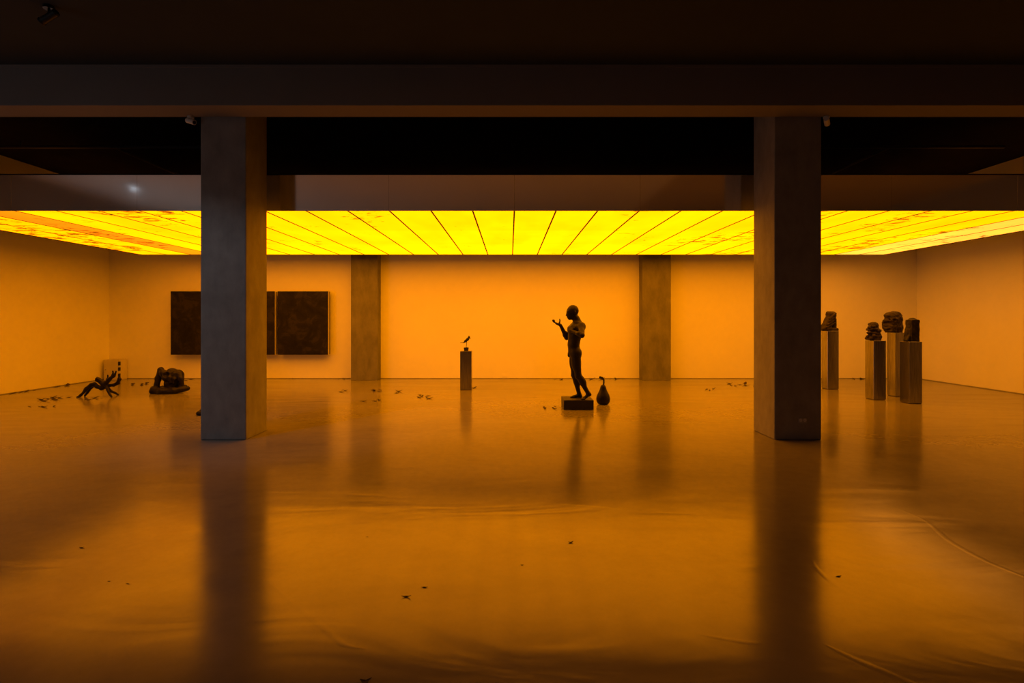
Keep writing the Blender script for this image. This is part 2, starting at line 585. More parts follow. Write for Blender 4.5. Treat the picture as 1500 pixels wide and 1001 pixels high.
# ------------------------------------------------------------------ luminous ceiling
lc = thing('luminous_ceiling', 'suspended glowing amber ceiling of backlit film strips with a metal fascia', 'light ceiling', (0, 0, LZ))
H = LTOP - LZ
for i in range(10):
    a = LX0 + i * 3 * PW
    bm = bmesh.new()
    x0 = a + (0.0015 if i else -0.02)
    x1 = a + 3 * PW - (0.0015 if i < 9 else -0.02)
    box(bm, x0, x1, LY0 - 0.012, LY0, -0.012, H)
    # every sheet hangs a hair out of true, so each mirrors the room a little differently
    o = bm_obj('fascia_sheet', bm, M['valance'], lc)
box_obj('side_sheet', (LX0 - 0.02, LX0 - 0.005, LY0, LY1 + 0.02, -0.012, H), M['rail'], lc)
box_obj('side_sheet', (LX1 + 0.005, LX1 + 0.02, LY0, LY1 + 0.02, -0.012, H), M['rail'], lc)
box_obj('back_sheet', (LX0 - 0.02, LX1 + 0.02, LY1 + 0.005, LY1 + 0.02, -0.012, H), M['rail'], lc)
box_obj('lid', (LX0 - 0.02, LX1 + 0.02, LY0, LY1 + 0.02, H, H + 0.02), M['black_ceiling'], lc)
for i in range(1, 30):
    x = LX0 + i * PW
    box_obj('rail', (x - 0.012, x + 0.012, LY0, LY1, -0.004, 0.05), M['rail'], lc)
for i in range(30):
    for j in range(3):
        x0, x1 = LX0 + i * PW + 0.012, LX0 + (i + 1) * PW - 0.012
        y0, y1 = LY0 + j * PL + 0.004, LY0 + (j + 1) * PL - 0.004
        mt = M['film_deep'] if i == 2 else (M['film_pale'] if i in (28, 29) else M['film'])
        bm = bmesh.new()
        box(bm, x0, x1, y0, y1, 0.0, 0.006)
        o = bm_obj('film_panel', bm, mt, lc)
        o.color = (1, 1, 1, (0.90, 0.97, 1.02)[j] * (1.08 - 0.16 * (abs(i - 14.5) / 14.5) ** 1.5))

# hangers' conduits under the black ceiling (barely visible)
for k, (x, y, lab) in enumerate(((-7.6, 9.6, 'left'), (7.3, 9.6, 'right'))):
    bm = bmesh.new()
    cyl(bm, (x - 2.2, y + 0.9, 4.90), (x + 2.2, y + 0.9, 4.90), 0.03)
    cyl(bm, (x, y + 0.9, 4.90), (x, YB - 1.4, 4.90), 0.03)
    for dx in (-1.8, 0.6, 1.8):
        cyl(bm, (x + dx, y + 0.9, 4.90), (x + dx, y + 0.9, ZC), 0.008, n=10)
    tag(bm_obj('ceiling_conduit', bm, M['pipe'], smooth=False), 'dark conduit under the black ceiling above the %s end of the glowing ceiling' % lab, 'conduit')
for px in (-2.35, 1.05, 3.2):
    pass

# ------------------------------------------------------------------ ceiling spotlights, cameras, outlets
def spotlight(loc, aim, label, light=None):
    t = thing('ceiling_spotlight', label, 'spotlight', loc)
    bm = bmesh.new()
    cyl(bm, (0, 0, 0), (0, 0, -0.03), 0.05, n=24)
    bm_obj('mounting_plate', bm, M['black_plastic'], t)
    bm = bmesh.new()
    cyl(bm, (0, 0, -0.02), (0, 0, -0.09), 0.012, n=12)
    bm_obj('stem', bm, M['black_plastic'], t)
    d = Vector(aim).normalized()
    c = Vector((0, 0, -0.11))
    bm = bmesh.new()
    cyl(bm, c - d * 0.09, c + d * 0.09, 0.036, n=32)
    cyl(bm, c - d * 0.10, c - d * 0.09, 0.03, n=32)
    bd = bm_obj('housing', bm, M['black_plastic'], t)
    bm = bmesh.new()
    cyl(bm, c + d * 0.085, c + d * 0.095, 0.041, n=32)
    bm_obj('bezel', bm, M['black_plastic'], t)
    bm = bmesh.new()
    cyl(bm, c + d * 0.095, c + d * 0.098, 0.030, n=24)
    if light is None:
        bm_obj('lens', bm, M['glass_lens'], t)
    else:
        m, nt, b = mat_new('lit_lens')
        b.inputs['Emission Color'].default_value = (0.75, 0.86, 1, 1)
        b.inputs['Emission Strength'].default_value = 6
        bm_obj('lens', bm, m, t)
        lo = bpy.data.objects.new('spot', light)
        C.objects.link(lo)
        lo.parent = t
        lo.location = c + d * 0.12
        lo.rotation_euler = d.to_track_quat('-Z', 'Y').to_euler()
    return t
spotlight((-4.66, 5.52, ZN), (-0.85, 0.10, -0.42), 'small black cylinder spotlight on the dark ceiling, top left corner')
spotlight((SPOT_POS[0], SPOT_POS[1], ZN), (0.30, 0.35, -0.9), 'lit black spotlight on the dark ceiling, out of view but mirrored in the fascia', spot_light(25, 104))
spotlight((-5.5, 4.2, ZN), (0.35, 0.60, -0.70), 'added lit black spotlight on the dark ceiling, out of view, brightening the left column', spot_light(56, 50))  # added lamp, unseen, there to light the left column's front

def cctv(loc, rz, label):
    t = thing('security_camera', label, 'camera', loc, rz)
    bm = bmesh.new()
    cyl(bm, (0, 0, 0), (0, 0, -0.02), 0.04)
    bm_obj('mount', bm, M['white_plastic'], t)
    bm = bmesh.new()
    cyl(bm, (0, 0, -0.015), (0, -0.01, -0.06), 0.013, n=12)
    bm_obj('arm', bm, M['white_plastic'], t)
    bm = bmesh.new()
    cyl(bm, (-0.05, 0.02, -0.045), (0.055, -0.03, -0.085), 0.034, n=28)
    bm_obj('camera_body', bm, M['white_plastic'], t)
    bm = bmesh.new()
    d = Vector((0.105, -0.05, -0.04)).normalized()
    p = Vector((0.055, -0.03, -0.085))
    cyl(bm, p, p + d * 0.004, 0.024, n=24)
    bm_obj('lens', bm, M['glass_lens'], t)
    return t
cctv((-4.19, 7.17, BZ), math.radians(10), 'small white security camera under the beam beside the left column')
cctv((4.155, 7.17, BZ), math.radians(80), 'small grey security camera under the beam beside the right column')

t = thing('power_outlet', 'small grey double power outlet low on the right column front', 'outlet', (3.857, 7.20, 0.262))
box_obj('cover_plate', (-0.058, 0.058, -0.008, 0, -0.038, 0.038), M['grey_plastic'], t, bevel=0.003)
for sx in (-0.028, 0.028):
    bm = bmesh.new()
    cyl(bm, (sx, -0.008, 0), (sx, -0.0095, 0), 0.021, n=24)
    sk = bm_obj('socket', bm, M['white_plastic'], t)
    bm = bmesh.new()
    for dx in (-0.008, 0.008):
        cyl(bm, (sx + dx, -0.0095, 0), (sx + dx, -0.0101, 0), 0.003, n=10)
    bm_obj('pin_hole', bm, M['dark_hole'], sk)
t = thing('wall_outlet', 'small pale outlet plate low on the far wall, right of the bird pedestal', 'outlet', (-0.145, YB, 0.085))
box_obj('cover_plate', (-0.065, 0.065, -0.01, 0, -0.04, 0.04), M['wall'], t, bevel=0.003)
for sx in (-0.03, 0.03):
    bm = bmesh.new()
    cyl(bm, (sx, -0.01, 0), (sx, -0.012, 0), 0.02, n=20)
    bm_obj('socket', bm, M['wall'], t)

# cream service box in the corner
t = thing('service_box', 'low cream painted box standing in the far left corner', 'box', (-10.37, 14.36, 0))
box_obj('cabinet', (-0.21, 0.19, -0.14, 0.16, 0, 0.53), M['box_paint'], t, bevel=0.006)
dr = box_obj('door', (-0.185, 0.17, -0.152, -0.141, 0.03, 0.50), M['box_paint'], t, bevel=0.003)
for z0, z1 in ((0.38, 0.48), (0.24, 0.33), (0.05, 0.17)):
    box_obj('hinge', (0.178, 0.206, -0.158, -0.10, z0, z1), M['dark_hole'], t, bevel=0.004)
bm = bmesh.new()
cyl(bm, (-0.15, -0.152, 0.27), (-0.15, -0.162, 0.27), 0.012, n=16)
bm_obj('latch', bm, M['steel'], dr)

# ------------------------------------------------------------------ paintings
def painting(x0, x1, k, label, edge=False):
    z0, z1 = 0.655, 2.315
    t = thing('painting', label, 'painting', ((x0 + x1) / 2, 14.45, z0), group=None)
    hw = (x1 - x0) / 2
    h = z1 - z0
    box_obj('painted_canvas', (-hw, hw, -0.162, -0.150, 0, h), M['painting%d' % k], t, bevel=0.003)
    bm = bmesh.new()
    box(bm, -hw, hw, -0.150, -0.055, 0, h, bevel=0.003)
    bm_obj('canvas_side', bm, M['canvas_edge'], t)
    box_obj('backing_frame', (-hw + 0.005, hw + 0.002, -0.055, -0.01, 0.005, h - 0.005), M['black_block'], t)
    for sx in (-1, 1):
        box_obj('wall_bracket', (sx * hw * 0.6 - 0.03, sx * hw * 0.6 + 0.03, -0.01, 0.10, h - 0.2, h - 0.12), M['rail'], t)
    return t
K = 14.29 / F
painting((250 - 747) * K, (325.5 - 747) * K, 0, 'plain near-black square painting, leftmost of three, left of the left column')
painting((328 - 747) * K, (402.5 - 747) * K, 1, 'near-black painting mostly hidden behind the left column, only its right strip showing')
painting((406.5 - 747) * K, (480.5 - 747) * K, 2, 'dark mottled square painting on far wall, right of the left column')

# ------------------------------------------------------------------ pedestals
def pedestal(x0, yf, w, d, h, label):
    t = thing('pedestal', label, 'pedestal', (x0 + w / 2, yf + d / 2, 0))
    box_obj('shaft', (-w/2, w/2, -d/2, d/2, 0.012, h), M['steel'], t, bevel=0.002, seg=1)
    box_obj('plinth_foot', (-w/2 + 0.01, w/2 - 0.01, -d/2 + 0.01, d/2 - 0.01, 0, 0.012), M['rail'], t)
    return t
pedestal(-1.1125, 12.19, 0.255, 0.25, 0.873, 'low metal pedestal carrying the small bird in the middle of the gallery')
pedestal(7.175, 12.33, 0.25, 0.25, 1.322, 'tall metal pedestal beside the right column, carrying a slanted ridged bust')
pedestal(7.135, 10.71, 0.24, 0.26, 1.166, 'metal pedestal carrying the small lumpy bust, leftmost of the group of three')
pedestal(7.87, 11.15, 0.25, 0.25, 1.312, 'tallest metal pedestal at the back of the group of three, under the large bust')
pedestal(7.49, 10.24, 0.24, 0.25, 1.166, 'front metal pedestal of the group of three, under the tapering block bust')

# ------------------------------------------------------------------ busts
def sdf_obj(name, s, mat, loc, rz=0.0):
    o = link(name, s.mesh(name), mat)
    o.location = loc
    o.rotation_euler = (0, 0, rz)
    return o

# slanted ridged bust
s = SDF((-0.32, -0.24, -0.03), (0.26, 0.24, 0.48), 0.006)
s.cone((-0.09, 0, 0.05), (0.035, 0, 0.35), 0.115, 0.085, 0.03)
s.cone((0.09, 0, 0.04), (0.09, 0, 0.33), 0.065, 0.055, 0.03)
s.ell((0.035, 0.0, 0.385), (0.100, 0.09, 0.060), (0, 0.15, 0), 0.04)
s.rbox((-0.035, 0, 0.03), (0.185, 0.11, 0.032), 0.02, (0, 0, 0), 0.02)
for i in range(4):
    z = 0.11 + 0.065 * i
    s.cone((-0.13 + 0.03*i, -0.125 + 0.008*i, z - 0.03), (0.085, -0.095, z + 0.085), 0.023, 0.018, 0.010)
s.cone((0.12, -0.03, 0.0), (0.13, 0.02, 0.06), 0.045, 0.04, 0.02)
s.rough(0.008, 42, 3)
s.rbox((0, 0, -0.1), (0.5, 0.5, 0.1), 0.001, k=0.002, sub=True)
tag(sdf_obj('bust_sculpture', s, M['rough_bronze'], (7.285, 12.455, 1.322)), 'dark slanted bust with diagonal ridges on the pedestal beside the right column', 'sculpture')

# lumpy stacked bust
s = SDF((-0.24, -0.2, -0.03), (0.24, 0.2, 0.42), 0.005)
s.cone((0.03, 0, 0.0), (0.02, 0, 0.30), 0.075, 0.065, 0.02)
for (x, z, rx, rz_, a) in ((-0.005, 0.315, 0.085, 0.055, 0.2), (-0.02, 0.225, 0.125, 0.045, -0.1), (0.005, 0.14, 0.125, 0.042, 0.15), (-0.04, 0.07, 0.12, 0.05, -0.25)):
    s.ell((x, 0, z), (rx, 0.10, rz_), (0, a, 0), 0.012)
for (x, y, z, r) in ((-0.10, -0.04, 0.25, 0.035), (-0.11, -0.05, 0.165, 0.03), (-0.135, -0.03, 0.085, 0.038), (-0.04, -0.08, 0.28, 0.035), (0.06, -0.08, 0.19, 0.04), (-0.05, -0.09, 0.10, 0.04), (0.07, -0.07, 0.09, 0.04), (-0.13, 0.0, 0.04, 0.035)):
    s.ell((x, y, z), (r, r, r*0.8), k=0.012)
s.cone((0.04, -0.02, 0.0), (0.05, -0.02, 0.10), 0.09, 0.07, 0.03)
s.rough(0.010, 48, 5)
s.rbox((0, 0, -0.1), (0.5, 0.5, 0.1), 0.001, k=0.002, sub=True)
tag(sdf_obj('bust_sculpture', s, M['rough_bronze'], (7.215, 10.84, 1.166)), 'small lumpy layered dark bust, lowest and leftmost of the group of three', 'sculpture')

# large head-like bust
s = SDF((-0.30, -0.24, -0.03), (0.30, 0.24, 0.50), 0.006)
s.ell((0.015, 0, 0.22), (0.16, 0.15, 0.19), k=0.03)
s.ell((0.01, 0, 0.345), (0.155, 0.14, 0.085), (0, -0.1, 0), 0.02)
s.ell((0.05, -0.01, 0.385), (0.10, 0.10, 0.05), (0, 0.25, 0), 0.015)
s.rbox((0.10, 0.0, 0.17), (0.055, 0.12, 0.19), 0.02, (0, -0.04, 0), 0.02)
s.ell((-0.02, 0, 0.14), (0.17, 0.13, 0.13), k=0.03)
s.cone((-0.11, -0.05, 0.335), (0.10, -0.11, 0.315), 0.032, 0.03, 0.02)
s.ell((-0.155, -0.03, 0.235), (0.05, 0.05, 0.04), k=0.025)
s.ell((-0.135, -0.04, 0.15), (0.055, 0.06, 0.035), k=0.02)
s.ell((-0.10, -0.05, 0.09), (0.07, 0.07, 0.035), k=0.02)
s.ell((-0.06, -0.07, 0.035), (0.08, 0.07, 0.04), k=0.02)
s.ell((-0.03, -0.135, 0.26), (0.045, 0.03, 0.028), k=0.02, sub=True)
s.ell((-0.115, -0.09, 0.265), (0.03, 0.03, 0.022), k=0.02, sub=True)
s.rbox((0.02, 0.0, 0.02), (0.11, 0.10, 0.04), 0.02, k=0.03)
s.rough(0.012, 40, 9)
s.rbox((0, 0, -0.1), (0.5, 0.5, 0.1), 0.001, k=0.002, sub=True)
tag(sdf_obj('bust_sculpture', s, M['rough_bronze'], (7.885, 11.275, 1.312)), 'large knobbly head-like dark bust, highest of the group of three', 'sculpture')

# tapering block bust
s = SDF((-0.28, -0.22, -0.03), (0.22, 0.22, 0.50), 0.006)
s.rbox((0.0, 0.0, 0.20), (0.075, 0.088, 0.215), 0.012, (0, 0, 0), 0.01)
s.cone((-0.045, 0.03, 0.38), (-0.085, 0.02, 0.02), 0.035, 0.065, 0.03)
s.cone((-0.06, -0.03, 0.16), (-0.125, -0.04, 0.02), 0.015, 0.030, 0.02)
s.ell((0.0, 0.0, 0.415), (0.060, 0.07, 0.035), (0, 0.1, 0), 0.02)
s.rough(0.006, 34, 12)
s.rbox((0, 0, -0.1), (0.5, 0.5, 0.1), 0.001, k=0.002, sub=True)
tag(sdf_obj('bust_sculpture', s, M['bronze'], (7.640, 10.365, 1.166)), 'dark tapering block bust with flat front, rightmost on the front pedestal', 'sculpture')

# ------------------------------------------------------------------ little bird on its block
t = thing('bird_sculpture', 'tiny dark bird sculpture with thin legs on a block, top of the middle pedestal', 'sculpture', (-0.985, 12.315, 0.873))
bm = bmesh.new()
box(bm, -0.055, 0.055, -0.045, 0.045, 0, 0.075, bevel=0.004)
for v in bm.verts:
    f = 0.8 + 0.2 * v.co.z / 0.075
    v.co.x *= f
    v.co.y *= f
bm_obj('base_block', bm, M['black_block'], t)
s = SDF((-0.2, -0.08, 0.12), (0.16, 0.08, 0.40), 0.004)
s.cone((-0.025, 0, 0.215), (0.035, 0, 0.265), 0.026, 0.030, 0.02)
s.cone((0.035, 0, 0.265), (0.066, 0, 0.308), 0.026, 0.016, 0.02)
s.ell((0.062, 0, 0.310), (0.022, 0.020, 0.022), k=0.012)
s.cone((0.060, 0, 0.315), (0.060, 0, 0.345), 0.012, 0.005, 0.008)
s.cone((0.074, 0, 0.306), (0.092, 0, 0.268), 0.010, 0.005, 0.008)
s.cone((-0.03, 0, 0.21), (-0.055, 0, 0.185), 0.018, 0.009, 0.012)
s.cone((-0.05, 0, 0.186), (-0.135, 0, 0.182), 0.009, 0.005, 0.008)
s.cone((-0.03, -0.024, 0.22), (0.035, -0.026, 0.262), 0.012, 0.018, 0.012)
s.cone((-0.03, 0.024, 0.22), (0.035, 0.026, 0.262), 0.012, 0.018, 0.012)
b_ = link('bird_body', s.mesh('bird_body'), M['bronze'], t)
for sy in (-1, 1):
    bm = bmesh.new()
    cyl(bm, (0.012, sy*0.012, 0.225), (0.008, sy*0.013, 0.15), 0.007, 0.0045, n=10)
    cyl(bm, (0.008, sy*0.013, 0.152), (-0.004, sy*0.013, 0.073), 0.0045, 0.004, n=10)
    cyl(bm, (-0.006, sy*0.013, 0.077), (0.025, sy*0.016, 0.077), 0.004, 0.003, n=8)
    bm_obj('leg', bm, M['bronze'], t)

# ------------------------------------------------------------------ standing figure
tag(box_obj('plinth', (0.943, 1.465, 9.55, 10.05, 0, 0.173), M['black_block'], bevel=0.006), 'low square black plinth under the standing bronze figure', 'plinth')

def Q(px, py, y=0.0):
    """figure coordinates: metres from the ankle line, x to the right, z up"""
    return (((px - 842.9) / 81.63), y, (584.6 - py) / 81.63)

s = SDF((-0.46, -0.52, -0.02), (0.34, 0.32, 1.72), 0.0058)
m_ = 1 / 81.63
# trunk
s.ell(Q(843.2, 484, 0), (0.128, 0.168, 0.140), (0, 0.08, 0), 0.05)       # rib cage
s.ell(Q(846.3, 479.5, 0), (0.090, 0.178, 0.085), (0, 0.25, 0), 0.05)     # shoulder girdle
s.ell(Q(841.6, 494, 0), (0.118, 0.150, 0.15), (0, 0, 0), 0.05)           # belly
s.ell(Q(840.2, 506, 0), (0.108, 0.142, 0.13), k=0.05)                    # waist
s.ell(Q(841.0, 516.5, 0), (0.108, 0.160, 0.11), k=0.05)                  # pelvis
for sy in (-1, 1):
    s.ell(Q(846.2, 518, sy*0.075), (0.062, 0.080, 0.085), k=0.04)        # buttocks
    s.ell(Q(835.6, 483.5, sy*0.075), (0.048, 0.075, 0.060), k=0.04)      # chest
    s.ell(Q(849.0, 486, sy*0.08), (0.058, 0.080, 0.12), k=0.04)          # shoulder blades
s.ell(Q(834.0, 520.5, 0), (0.030, 0.030, 0.040), k=0.025)
s.ell(Q(833.2, 522.5, 0), (0.018, 0.020, 0.026), k=0.015)
# neck and head (bowed a little)
s.cone(Q(846.3, 476, 0), Q(842.0, 465.5, 0), 0.068, 0.058, 0.035)
s.cone(Q(850.0, 479, 0), Q(845.3, 468.0, 0), 0.060, 0.040, 0.04)
s.ell(Q(839.2, 456.6, 0), (0.104, 0.080, 0.106), (0, 0.25, 0), 0.02)     # cranium
s.ell(Q(835.8, 460.8, 0), (0.074, 0.065, 0.098), (0, -0.12, 0), 0.025)   # face
s.cone(Q(840.5, 465.2, 0), Q(834.2, 467.6, 0), 0.052, 0.030, 0.025)      # jaw
s.ell(Q(833.2, 467.8, 0), (0.020, 0.024, 0.016), k=0.012)                # chin
s.cone(Q(831.4, 458.8, 0), Q(829.6, 463.0, 0), 0.008, 0.013, 0.012)      # nose
s.ell(Q(829.9, 463.4, 0), (0.014, 0.018, 0.009), k=0.008)
s.ell(Q(830.9, 465.2, 0), (0.013, 0.024, 0.007), k=0.006)                # lips
s.ell(Q(831.2, 466.2, 0), (0.013, 0.022, 0.007), k=0.006)
s.cone(Q(831.5, 457.6, -0.045), Q(831.3, 457.4, 0.045), 0.012, 0.012, 0.014)   # brow
for sy in (-1, 1):
    s.ell(Q(831.7, 459.6, sy*0.030), (0.014, 0.015, 0.010), k=0.010, sub=True)
    s.ell(Q(832.2, 459.6, sy*0.030), (0.011, 0.013, 0.009), k=0.004)
    s.ell(Q(841.4, 459.0, sy*0.076), (0.018, 0.010, 0.031), (0, 0.15, 0), 0.006)   # ears
    s.ell(Q(840.9, 459.0, sy*0.086), (0.009, 0.006, 0.016), k=0.004, sub=True)
# near (left) arm, elbow out towards the viewer, hand lifted in front of the chest
shL = Q(849.4, 479.5, -0.185)
elL = Q(848.2, 491.5, -0.39)
wrL = Q(835.2, 485.6, -0.215)
s.ell(shL, (0.074, 0.072, 0.076), k=0.06)
s.cone(shL, elL, 0.062, 0.045, 0.05)
s.cone(elL, wrL, 0.043, 0.027, 0.02)
s.ell(Q(844.2, 489.2, -0.355), (0.052, 0.052, 0.044), k=0.025)
def hand(s, wrist, d, up, side, fing, thumb, L=0.185):
    """palm, four unequal bent fingers, thumb leaving the palm's side; d along the palm, up = back of hand"""
    w = Vector(wrist)
    d = Vector(d).normalized()
    sd = Vector(side).normalized()
    up = Vector(up).normalized()
    for j in range(4):
        o = (j - 1.5) * 0.019
        s.cone(w + sd * o * 0.6 + d * 0.012, w + sd * o + d * 0.088, 0.021, 0.0165, 0.012)
    lens = (0.066, 0.076, 0.071, 0.056)
    for j in range(4):
        o = (j - 1.5) * 0.021
        p = w + sd * o + d * 0.090
        a = 0.0
        rr = 0.0118
        for seg, (fr, c) in enumerate(zip((0.45, 0.32, 0.23), fing[j])):
            a += c
            dd = (d * math.cos(a) - up * math.sin(a) + sd * (j - 1.5) * 0.035).normalized()
            q = p + dd * lens[j] * fr * 1.15
            s.cone(p, q, rr, rr * 0.92, 0.004)
            p = q
            rr *= 0.92
    p = w + sd * (-0.026) + d * 0.028
    dirs = thumb
    rr = 0.0150
    for ln, v in dirs:
        vv = (d * v[0] + sd * v[1] + up * v[2]).normalized()
        q = p + vv * ln
        s.cone(p, q, rr, rr * 0.85, 0.006)
        p = q
        rr *= 0.87
hand(s, wrL, (-0.22, 0.62, 0.62), (-0.25, -0.70, 0.60), (-0.85, -0.20, -0.25),
     [(0.55, 0.7, 0.5), (0.6, 0.75, 0.5), (0.65, 0.8, 0.55), (0.7, 0.8, 0.6)],
     [(0.040, (0.5, -0.8, -0.3)), (0.030, (0.8, -0.5, -0.4)), (0.024, (0.9, -0.3, -0.4))])
# far (right) arm, forearm raised with an open hand
shR = Q(848.2, 478.5, 0.185)
elR = Q(832.0, 496.5, 0.215)
wrR = Q(822.2, 477.8, 0.165)
s.ell(shR, (0.070, 0.066, 0.072), k=0.06)
s.cone(shR, elR, 0.052, 0.041, 0.03)
s.cone(elR, wrR, 0.044, 0.029, 0.02)
s.ell(Q(830.0, 491.5, 0.205), (0.045, 0.045, 0.06), (0, 0.5, 0), 0.025)
hand(s, wrR, (-0.86, -0.05, 0.36), (-0.30, 0.10, -0.92), (0.05, 0.98, 0.15),
     [(0.50, 0.35, 0.25), (0.30, 0.3, 0.25), (0.12, 0.25, 0.2), (-0.05, 0.25, 0.2)],
     [(0.046, (0.15, -0.45, -0.85)), (0.036, (0.1, -0.1, -0.95)), (0.030, (0.45, 0.0, -0.85))])
# far (right) leg: foot flat, pointing ahead
hR, kR, aR = Q(842.0, 522, 0.085), Q(842.3, 551.5, 0.085), Q(849.0, 579.0, 0.07)
s.cone(hR, kR, 0.090, 0.058, 0.04)
s.ell(Q(841.8, 532, 0.085), (0.082, 0.080, 0.15), k=0.03)
s.cone(kR, aR, 0.054, 0.036, 0.03)
s.ell(Q(846.2, 560, 0.08), (0.058, 0.054, 0.105), (0, -0.22, 0), 0.03)
s.cone(aR, Q(851.2, 582.4, 0.07), 0.036, 0.030, 0.02)
s.cone(Q(849.5, 581.6, 0.07), Q(840.5, 583.2, 0.078), 0.034, 0.024, 0.02)
for j in range(5):
    s.cone(Q(841.6, 583.0, 0.05 + 0.016*j), Q(836.4 + 0.55*j, 583.8, 0.046 + 0.019*j), 0.013, 0.0105 if j else 0.0125, 0.006)
# near (left) leg: trailing, heel lifted
hL, kL, aL = Q(842.5, 522, -0.085), Q(846.0, 551.0, -0.10), Q(859.8, 575.8, -0.13)
s.cone(hL, kL, 0.090, 0.057, 0.04)
s.ell(Q(842.6, 532, -0.088), (0.080, 0.080, 0.15), (0, -0.05, 0), 0.03)
s.cone(kL, aL, 0.053, 0.036, 0.03)
s.ell(Q(852.2, 558.6, -0.112), (0.056, 0.054, 0.105), (0, -0.45, 0), 0.03)
s.cone(aL, Q(862.6, 577.8, -0.135), 0.036, 0.028, 0.02)
s.cone(Q(860.6, 577.6, -0.135), Q(853.6, 583.2, -0.165), 0.033, 0.024, 0.02)
for j in range(5):
    s.cone(Q(854.4, 583.2, -0.195 + 0.015*j), Q(849.4 + 0.4*(4-j), 583.8, -0.215 + 0.018*j), 0.013, 0.0125 if j == 4 else 0.0105, 0.006)
s.rbox((0, 0, -0.1), (0.9, 0.9, 0.1), 0.001, k=0.002, sub=True)
fig = sdf_obj('figure_statue', s, M['bronze'], ((842.9 - 747) / 81.63, 9.80, 0.173))
tag(fig, 'dark bronze nude figure standing on a black plinth, one open hand raised before its face', 'statue')

# ------------------------------------------------------------------ pear
t = thing('pear_sculpture', 'dark bronze pear with a bent stem on the floor beside the plinth', 'sculpture', (1.741, 10.20, 0))
bm = bmesh.new()
lathe(bm, [(0.012, 0.004), (0.07, 0.0), (0.105, 0.018), (0.124, 0.055), (0.130, 0.095), (0.124, 0.14), (0.106, 0.19), (0.082, 0.235),
           (0.066, 0.27), (0.056, 0.305), (0.047, 0.335), (0.034, 0.357), (0.016, 0.366), (0.006, 0.364)], 40)
bm_obj('pear_body', bm, M['bronze'], t, smooth=True)
s = SDF((-0.12, -0.04, 0.34), (0.06, 0.04, 0.54), 0.004)
s.chain([(0.004, 0, 0.352), (0.012, 0, 0.40), (0.012, 0, 0.45), (-0.015, 0, 0.493), (-0.058, 0, 0.505)], [0.016, 0.014, 0.014, 0.017, 0.021], 0.008)
link('stem', s.mesh('stem'), M['bronze'], t)

# ------------------------------------------------------------------ branching creature on the left
s = SDF((-0.46, -0.26, -0.02), (0.44, 0.38, 0.60), 0.006)
def R_(cx, cy, y=0.0):
    """crop-free local metres for the creature"""
    return ((cx - 960) / 13.636 / 72.07, y, (655 - cy) / 13.636 / 72.07)
s.chain([R_(600, 640, -0.05), R_(720, 490, -0.03), R_(800, 410, 0), R_(860, 400, 0), R_(920, 450, 0), R_(1000, 480, 0), R_(1080, 440, 0)],
        [0.016, 0.030, 0.032, 0.034, 0.030, 0.032, 0.045], 0.03)
s.chain([R_(620, 640, 0.06), R_(760, 470, 0.05), R_(840, 405, 0.03)], [0.015, 0.024, 0.028], 0.02)
s.ell(R_(1060, 400, 0), (0.06, 0.05, 0.055), k=0.03)
s.cone(R_(1060, 400, 0), R_(945, 300, -0.02), 0.045, 0.040, 0.03)
s.ell(R_(945, 310, -0.02), (0.045, 0.04, 0.04), k=0.015)
s.cone(R_(920, 320, -0.03), R_(940, 262, -0.03), 0.020, 0.010, 0.01)
s.chain([R_(1070, 400, 0), R_(1160, 310, -0.02), R_(1250, 240, -0.02), R_(1245, 140, -0.02)], [0.034, 0.032, 0.026, 0.012], 0.02)
s.chain([R_(1265, 230, -0.02), R_(1312, 140, -0.03)], [0.018, 0.010], 0.012)
s.chain([R_(1090, 430, 0.03), R_(1200, 420, 0.06), R_(1290, 380, 0.07), R_(1318, 300, 0.06), R_(1322, 215, 0.05)], [0.030, 0.026, 0.028, 0.024, 0.011], 0.02)
s.chain([R_(1060, 400, 0.06), R_(1050, 300, 0.10), R_(1110, 270, 0.10)], [0.022, 0.02, 0.012], 0.02)
s.chain([R_(1050, 300, 0.10), R_(1055, 225, 0.10)], [0.012, 0.006], 0.01)
s.chain([R_(1120, 450, -0.03), R_(1195, 535, -0.08), R_(1275, 645, -0.10)], [0.022, 0.018, 0.013], 0.02)
s.chain([R_(1050, 450, 0.04), R_(1085, 560, 0.16), R_(1135, 645, 0.28)], [0.022, 0.018, 0.014], 0.02)
for dx in (-14, 10):
    s.cone(R_(615, 635, -0.05), R_(600 + dx*2, 646, -0.08), 0.014, 0.009, 0.008)
s.f -= 0.005
s.rough(0.006, 50, 21)
s.rbox((0, 0, -0.1), (0.9, 0.9, 0.1), 0.001, k=0.002, sub=True)
tag(sdf_obj('creature_sculpture', s, M['bronze'], (-8.38, 11.15, 0.0)), 'spindly branching dark creature on thin bent limbs on the floor, far left', 'sculpture')

# ------------------------------------------------------------------ kneeling torso on its slab
def T_(cx, cy, y=0.0):
    return ((cx - 700) / 18.2 / 69.4, y, (850 - cy) / 18.2 / 69.4)
s = SDF((-0.48, -0.34, -0.02), (0.48, 0.34, 0.62), 0.0065)
# legs folded flat as a thick ring beneath
s.chain([T_(210, 730, 0.02), T_(330, 770, -0.10), T_(600, 790, -0.16), T_(900, 770, -0.14), T_(1170, 720, 0.0)], [0.050, 0.075, 0.078, 0.070, 0.050], 0.03)
s.chain([T_(270, 760, 0.05), T_(600, 740, 0.14), T_(1000, 720, 0.12)], [0.060, 0.080, 0.06], 0.03)
s.ell(T_(690, 770, 0), (0.34, 0.20, 0.06), k=0.03)
# trunk
s.ell(T_(740, 560, 0.02), (0.165, 0.14, 0.20), k=0.04)
s.ell(T_(790, 400, 0.02), (0.215, 0.13, 0.15), k=0.04)
s.ell(T_(720, 260, 0.04), (0.11, 0.10, 0.065), k=0.03)
s.ell(T_(930, 350, 0), (0.10, 0.10, 0.09), k=0.04)
